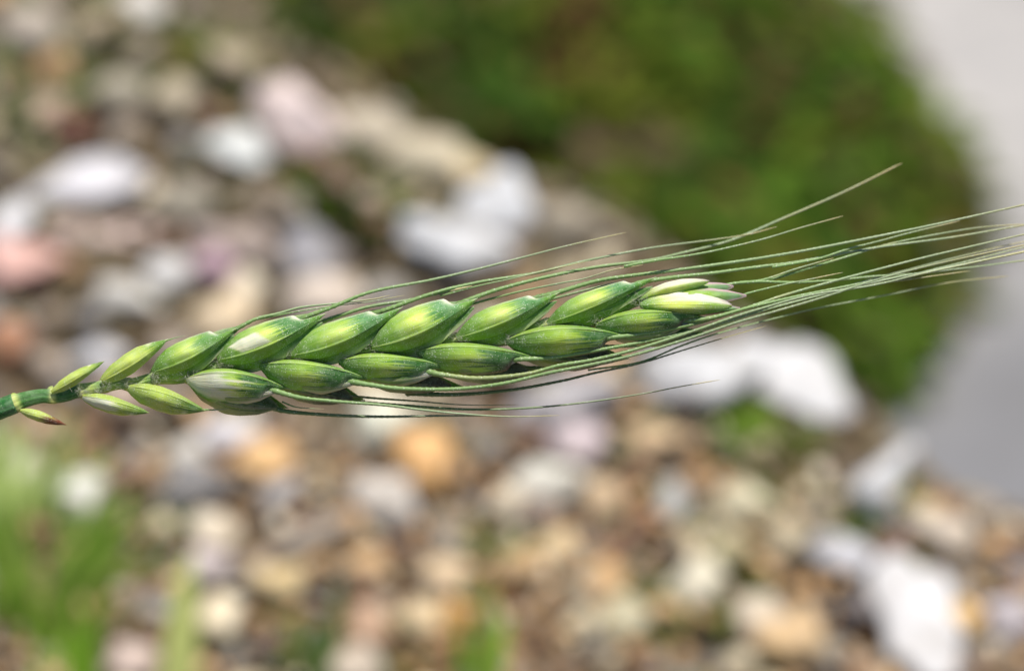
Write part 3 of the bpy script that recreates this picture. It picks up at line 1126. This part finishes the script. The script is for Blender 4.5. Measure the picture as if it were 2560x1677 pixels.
spots = []
for x, y, sd in NODES[2:]:
    spots.append((x, y, 0.0012, 11))
    spots.append((x + 14, y - 4 * sd, 0.0014, 12))
for i, (x, y) in enumerate(P[::6]):
    if 190 < x < 560 and i % 3 == 0:
        spots.append((x, y + 11 * (1 if i % 2 else -1), 0.0006, 4))
hairs(plant, spots, 28, 15, 3)

# ---- spikelets --------------------------------------------------------------------------------
UP, DN = -1, 1


def spikelet(base):
    s = empty('spikelet', ear(base[0], base[1], 0), plant)
    return s


def upper(k, base, tip, bow, wA, wB, awns, rear=True, slim=False, z=0.0, **pk):
    s = spikelet(base)
    L = math.hypot(tip[0] - base[0], tip[1] - base[1])
    prof = PROF_SLIM if slim else PROF_GLUME_A
    depth = 0.50 * (wA + wB) * S * 1.2
    husk('glume', s, base, tip, bow, wA, wB, UP, 0.0008 + z, 0.0012 + z, depth, pig_glume(k * 7 + 1, **pk), profA=prof, seed=k)
    if rear:
        # floret behind, its apex carrying the bristle; and the second husk showing below the tooth
        sh = np.array(base) + 0.80 * (np.array(tip) - base) + np.array((-8, -16))
        apex = (awns[0][0][1][0] + 14, awns[0][0][1][1] - 5) if k != 5 else (awns[1][0][1][0] + 14, awns[1][0][1][1] - 5)
        husk('lemma', s, (base[0] + 8, base[1] - 4), apex, bow * 0.3, wA * 0.55, wB * 1.3, UP, -0.0010 + z, awns[0][1] - 0.0004, depth * 0.6,
             pig_lemma(k * 5 + 2), M_LEMMA, PROF_LEMMA, seed=k + 50)
        husk('glume', s, (base[0] + 14, base[1] + 4), (tip[0] - 0.10 * L, tip[1] + 0.17 * L), -bow * 0.2 - 8, wA * 0.55, wB * 1.5, UP, 0.0004 + z, 0.0004 + z,
             depth * 0.55, pig_glume(k * 3 + 9, lime=0.15, deep=0.75), profA=PROF_SLIM, seed=k + 90)
        husk('lemma', s, (base[0] + 10, base[1] + 2), (tip[0] - 0.03 * L, tip[1] + 0.085 * L), bow * 0.6, wA * 0.45, wB * 1.9, UP, -0.0002 + z, 0.0010 + z,
             depth * 0.6, pig_lemma(k * 3 + 5, pale=0.5), M_LEMMA, PROF_LEMMA, seed=k + 130)
    for i, a in enumerate(awns):
        a = (a[0], a[1], -abs(a[2])) + tuple(a[3:])
        awn(s, *a[:3], seed=k * 10 + i, **(a[3] if len(a) > 3 else {}))
    return s


def lower(k, base, tip, bow, wA, wB, awns, rear=True, slim=False, z=0.0, drop=92, reach=0.70, dark=0.5, **pk):
    s = spikelet(base)
    prof = PROF_SLIM if slim else PROF_GLUME_A
    depth = 0.50 * (wA + wB) * S * 1.2
    husk('glume', s, base, tip, bow, wA, wB, DN, 0.0008 + z, 0.0014 + z, depth, pig_glume(k * 7 + 3, **pk), profA=prof, seed=k + 7)
    if rear:
        L = tip[0] - base[0]
        e = (base[0] + (reach + 0.13) * L, base[1] + drop * 0.96)
        husk('lemma', s, (base[0] + 6, base[1] + 6), e, 18, wA * 0.46, wA * 0.62, DN, -0.0008 + z, -0.0004 + z, depth * 0.8,
             pig_lemma(k * 5 + 4, dark=dark, pale=0.35), M_LEMMA, PROF_LEMMA, PROF_LEMMA, seed=k + 60, edge_wave=0.03)
        husk('lemma', s, (base[0] + 14, base[1] + 12), (awns[0][0][1][0] + 12, awns[0][0][1][1] + 3), 24, 27, 22, DN, -0.0004 + z, awns[0][1] - 0.0005, depth * 0.7,
             pig_lemma(k * 5 + 6, dark=dark * 0.3, pale=0.9, papery=0.8), M_LEMMA, PROF_LEMMA, PROF_LEMMA, seed=k + 160, edge_wave=0.04)
        husk('glume', s, (base[0] + 16, base[1] + 10), (base[0] + (reach + 0.24) * L, base[1] + drop * 0.98), 16, wA * 0.36, wA * 0.55, DN, -0.0026 + z, -0.0030 + z, depth * 0.6,
             pig_glume(k * 3 + 8, lime=0.0, deep=0.8, purple=0.4 + dark * 0.5), profA=PROF_SLIM, profB=PROF_SLIM, seed=k + 95)
    for i, a in enumerate(awns):
        awn(s, *a[:3], seed=k * 10 + i + 500, **(a[3] if len(a) > 3 else {}))
    return s


thin = dict(r0=2.6, r1=1.0)
upper(1, (129, 981), (262, 902), -3, 20, 13, [], rear=False, slim=True, lime=0.9, deep=0.15, yellow=0.8)
upper(2, (254, 953), (421, 847), -9, 34, 19, [([(412, 853), (436, 845), (468, 838)], .001, .001, dict(r0=2.6, r1=0.8))], rear=False, slim=True, lime=0.9, deep=0.6, yellow=0.7, blue=0.6)
upper(3, (380, 930), (592, 820), -18, 51, 21, [
    ([(548, 838), (590, 822), (640, 797), (694, 784), (753, 768), (841, 758), (930, 748), (975, 738)], .0006, .002, dict(r0=6.2, r1=1.6)),
    ([(640, 799), (694, 788), (753, 777), (841, 764), (930, 753), (1012, 738)], .0, .001, dict(r0=2.6, r1=1.2))], deep=0.8, blue=0.6)
upper(4, (544, 900), (816, 783), -22, 60, 26, [
    ([(735, 808), (768, 791), (841, 763), (929, 729), (1076, 700), (1180, 676), (1282, 650), (1420, 614), (1566, 581)], .0002, .004, dict(r0=6.6, r1=1.5))],
    scar=(0.30, 0.42, 0.15, 0.34), blue=0.3)
upper(5, (726, 888), (1008, 767), -27, 58, 23, [
    ([(770, 818), (791, 809), (860, 785), (929, 765), (1020, 750), (1100, 733), (1180, 715)], -.001, .001, dict(r0=6.2, r1=3.5)),
    ([(930, 786), (953, 779), (1076, 735), (1194, 706), (1341, 682), (1459, 653), (1627, 620), (1778, 600), (1870, 586), (1942, 567)], .0, .006, dict(r0=6.6, r1=1.8)),
    ([(1100, 740), (1194, 715), (1282, 696), (1370, 675), (1476, 652)], -.001, .002, dict(r0=3.0, r1=1.4, tan=0.6))], lime=0.9, blue=0.9)
upper(6, (929, 868), (1195, 745), -25, 70, 28, [
    ([(1120, 772), (1141, 762), (1194, 741), (1253, 721), (1371, 691), (1488, 668), (1627, 650), (1703, 633), (1829, 600), (1960, 545), (2110, 480), (2255, 408)], .0, .010, dict(r0=6.6, r1=2.8)),
    ([(1150, 772), (1194, 756), (1294, 730), (1400, 708), (1459, 697), (1532, 675), (1607, 662)], -.001, .001, dict(r0=4.0, r1=1.6, tan=0.4)),
    ([(1560, 666), (1627, 653), (1760, 632), (1899, 600), (2000, 570), (2108, 540)], .001, .006, dict(r0=4.6, r1=1.6))], lime=1.1, blue=0.9)
upper(7, (1141, 844), (1401, 730), -17, 50, 23, [
    ([(1330, 752), (1347, 744), (1400, 729), (1488, 703), (1576, 689), (1677, 677), (1829, 656), (1992, 630), (2183, 593), (2343, 560), (2560, 512), (2700, 478)], .0, -.004, dict(r0=6.8, r1=2.6)),
    ([(1300, 770), (1400, 742), (1500, 716), (1560, 703)], -.002, -.001, dict(r0=5.5, r1=2.5))], lime=1.2, blue=0.9)
upper(8, (1368, 809), (1641, 692), -9, 42, 16, [
    ([(1540, 736), (1556, 726), (1602, 706), (1677, 694), (1778, 683), (1904, 666), (1992, 655), (2183, 620), (2375, 594), (2547, 565), (2660, 545)], .0, -.006, dict(r0=6.8, r1=2.4))], lime=1.2, blue=1.0)

lower(1, (50, 1025), (167, 1062), -5, 18, 10, [], rear=False, slim=True, lime=0.7, deep=0.0, yellow=0.85, red=1.0, z=-0.0004)
lower(2, (206, 990), (375, 1032), -9, 33, 12, [], rear=False, slim=True, lime=0.5, deep=0.4, white=0.46, yellow=0.6)
lower(3, (321, 966), (516, 1027), -16, 50, 13, [([(505, 1024), (540, 1024), (582, 1021)], .001, .001, dict(r0=3.4, r1=0.9))], rear=False, slim=True, lime=0.7, deep=1.0, yellow=0.6)
lower(4, (466, 944), (726, 972), -36, 84, 7, [
    ([(664, 968), (682, 975), (753, 994), (841, 1003), (959, 1012), (1047, 1023), (1165, 1035), (1282, 1041), (1400, 1038)], .0022, .003, dict(r0=7.0, r1=1.2)),
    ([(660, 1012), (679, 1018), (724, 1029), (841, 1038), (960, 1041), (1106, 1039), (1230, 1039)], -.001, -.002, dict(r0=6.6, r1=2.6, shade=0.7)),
    ([(705, 1004), (735, 1016), (765, 1020), (809, 1022)], .0, .001, dict(r0=2.8, r1=0.9))], white=0.40, lime=0.9, drop=78, reach=0.74, dark=0.55)
lower(5, (650, 911), (930, 947), -24, 76, 7, [
    ([(862, 950), (880, 954), (929, 962), (1003, 971), (1135, 972), (1253, 959), (1371, 932), (1488, 909), (1600, 883), (1728, 844), (1829, 810), (1896, 790), (2055, 744), (2183, 702), (2311, 667), (2496, 626), (2620, 600)], .0022, .004, dict(r0=7.0, r1=2.0)),
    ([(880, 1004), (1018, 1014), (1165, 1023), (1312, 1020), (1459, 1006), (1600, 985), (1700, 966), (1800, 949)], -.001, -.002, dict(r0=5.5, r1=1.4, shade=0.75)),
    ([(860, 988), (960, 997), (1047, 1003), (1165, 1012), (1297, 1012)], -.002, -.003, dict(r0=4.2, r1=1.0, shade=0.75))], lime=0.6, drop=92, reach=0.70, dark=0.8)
lower(6, (847, 902), (1133, 919), -26, 68, 7, [
    ([(1056, 926), (1075, 930), (1106, 936), (1194, 945), (1312, 935), (1400, 913), (1488, 898), (1600, 870), (1728, 829), (1829, 794), (1896, 773), (2024, 738), (2183, 713), (2311, 683), (2560, 630), (2680, 606)], .0022, .001, dict(r0=7.0, r1=2.2)),
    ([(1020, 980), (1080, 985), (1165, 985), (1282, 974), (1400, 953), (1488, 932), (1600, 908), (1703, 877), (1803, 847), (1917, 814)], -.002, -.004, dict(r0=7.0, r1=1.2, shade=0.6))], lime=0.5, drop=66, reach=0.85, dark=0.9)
lower(7, (1041, 878), (1352, 895), -28, 76, 7, [
    ([(1262, 902), (1282, 898), (1371, 894), (1488, 876), (1600, 856), (1703, 834), (1803, 808), (1900, 778), (2055, 737), (2215, 699), (2343, 674), (2560, 628), (2680, 605)], .0020, -.002, dict(r0=6.6, r1=2.0)),
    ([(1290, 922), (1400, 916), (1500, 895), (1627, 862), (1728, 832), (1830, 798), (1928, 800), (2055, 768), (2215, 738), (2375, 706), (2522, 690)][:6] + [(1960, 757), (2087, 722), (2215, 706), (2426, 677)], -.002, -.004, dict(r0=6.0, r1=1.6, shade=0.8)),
    ([(1470, 925), (1600, 905), (1700, 866), (1800, 832), (1928, 798), (2055, 768), (2215, 738), (2375, 706), (2522, 690)], -.003, -.009, dict(r0=3.2, r1=1.6))],
    lime=0.5, drop=62, reach=0.82, dark=0.75, purple=0.7)
lower(8, (1265, 850), (1586, 842), -36, 80, 7, [
    ([(1478, 846), (1495, 845), (1576, 838), (1703, 817), (1803, 790), (1904, 757), (1960, 738), (2087, 702), (2215, 668), (2343, 636), (2560, 586), (2700, 556)], .0020, -.004, dict(r0=6.6, r1=2.2)),
    ([(1500, 866), (1600, 862), (1703, 838), (1800, 812), (1890, 782), (1992, 749), (2119, 715), (2311, 664), (2480, 622), (2600, 596)], -.001, -.008, dict(r0=5.5, r1=1.8))],
    lime=0.45, drop=48, reach=0.72, dark=0.8, purple=0.8)
lower(9, (1488, 811), (1770, 793), -32, 61, 7, [
    ([(1694, 804), (1712, 802), (1778, 794), (1879, 767), (1992, 741), (2151, 709), (2280, 686), (2343, 672), (2560, 618), (2680, 590)], .0016, -.006, dict(r0=6.4, r1=2.0))],
    lime=0.6, drop=24, reach=0.78, dark=0.3, purple=0.55)

# terminal spikelet: two opened husks with dry white margins, pink tipped florets between
PINK = np.array(srgb(200, 160, 176))


def pig_terminal(seed, wside):
    def f(t, v):
        s = streaky(t, v, seed, 0.08)
        c = lerp(GREEN, LIME * 0.9, sstep(0.02, 0.3, t))
        c = lerp(c, GREEN, sstep(0.55, 0.8, s) * 0.8)
        c = lerp(c, GREEN * 0.8, sstep(0.3, 0.9, -v * wside))
        c = lerp(c, WHITE * 1.08, sstep(0.12, 0.45, v * wside + 0.5 * (s - t)) * sstep(0.10, 0.40, s))
        c = lerp(c, PINK * 0.8, sstep(0.84, 0.97, s) * sstep(0.0, 0.5, v * wside) * 0.7)
        c = lerp(c, PURPLE, sstep(0.96, 1.0, t) * 0.6)
        return c
    return f


def pig_floret(seed):
    def f(t, v):
        s = streaky(t, v, seed, 0.06)
        c = lerp(LIME * 0.8, MID, sstep(0.2, 0.6, s))
        c = lerp(c, np.array(srgb(120, 160, 110)), sstep(0.6, 0.85, s))
        c = lerp(c, PINK, sstep(0.45, 0.95, np.abs(v)) * sstep(.4, .7, t))
        c = lerp(c, PINK * 0.9, sstep(0.92, 1.0, t))
        return c
    return f


PROF_BLUNT = ([0, .06, .2, .42, .65, .84, .94, 1.0], [.2, .45, .82, 1.0, .92, .62, .38, .1])
ts = spikelet((1594, 751))
husk('glume', ts, (1594, 752), (1774, 703), 8, 20, 15, UP, 0.0004, 0.0008, 28 * S, pig_terminal(4, 1), M_LEMMA, PROF_BLUNT, PROF_BLUNT, seed=3, keel=0.03)
husk('glume', ts, (1600, 763), (1830, 764), -4, 29, 30, DN, 0.0012, 0.0014, 34 * S, pig_terminal(5, -1), M_GLUME, PROF_BLUNT, PROF_BLUNT, seed=4, keel=0.05)
husk('lemma', ts, (1606, 752), (1834, 716), 6, 22, 20, UP, -0.0006, -0.0004, 28 * S, pig_floret(6), M_LEMMA, PROF_BLUNT, PROF_BLUNT, seed=5)
husk('lemma', ts, (1610, 755), (1866, 739), 6, 22, 22, UP, -0.0002, 0.0004, 30 * S, pig_floret(7), M_LEMMA, PROF_LEMMA, PROF_LEMMA, seed=6)
husk('lemma', ts, (1640, 775), (1850, 770), 4, 14, 16, DN, 0.0, 0.0002, 24 * S, pig_floret(8), M_LEMMA, PROF_LEMMA, PROF_LEMMA, seed=8)
awn(ts, [(1790, 719), (1826, 710), (1860, 706), (1904, 704), (1992, 706), (2090, 700), (2183, 691), (2279, 685), (2407, 671), (2560, 651), (2680, 632)], -.0008, -.009, 5.4, 2.2, seed=901)
awn(ts, [(1856, 740), (1870, 733), (1960, 711), (2030, 697), (2107, 681)], .0002, -.002, 3.8, 1.6, tan=0.4, seed=902)
awn(ts, [(1850, 706), (1909, 699), (1990, 672), (2084, 645)], -.001, -.003, 4.6, 1.6, tan=0.3, seed=903)
awn(ts, [(1870, 706), (1934, 696), (2030, 668), (2119, 641), (2215, 612), (2320, 590), (2440, 570), (2560, 560)], -.002, -.010, 5.0, 1.8, seed=904)
awn(ts, [(1930, 668), (2040, 648), (2119, 623), (2200, 602), (2279, 581), (2400, 552)], -.002, -.008, 4.2, 1.8, seed=905)
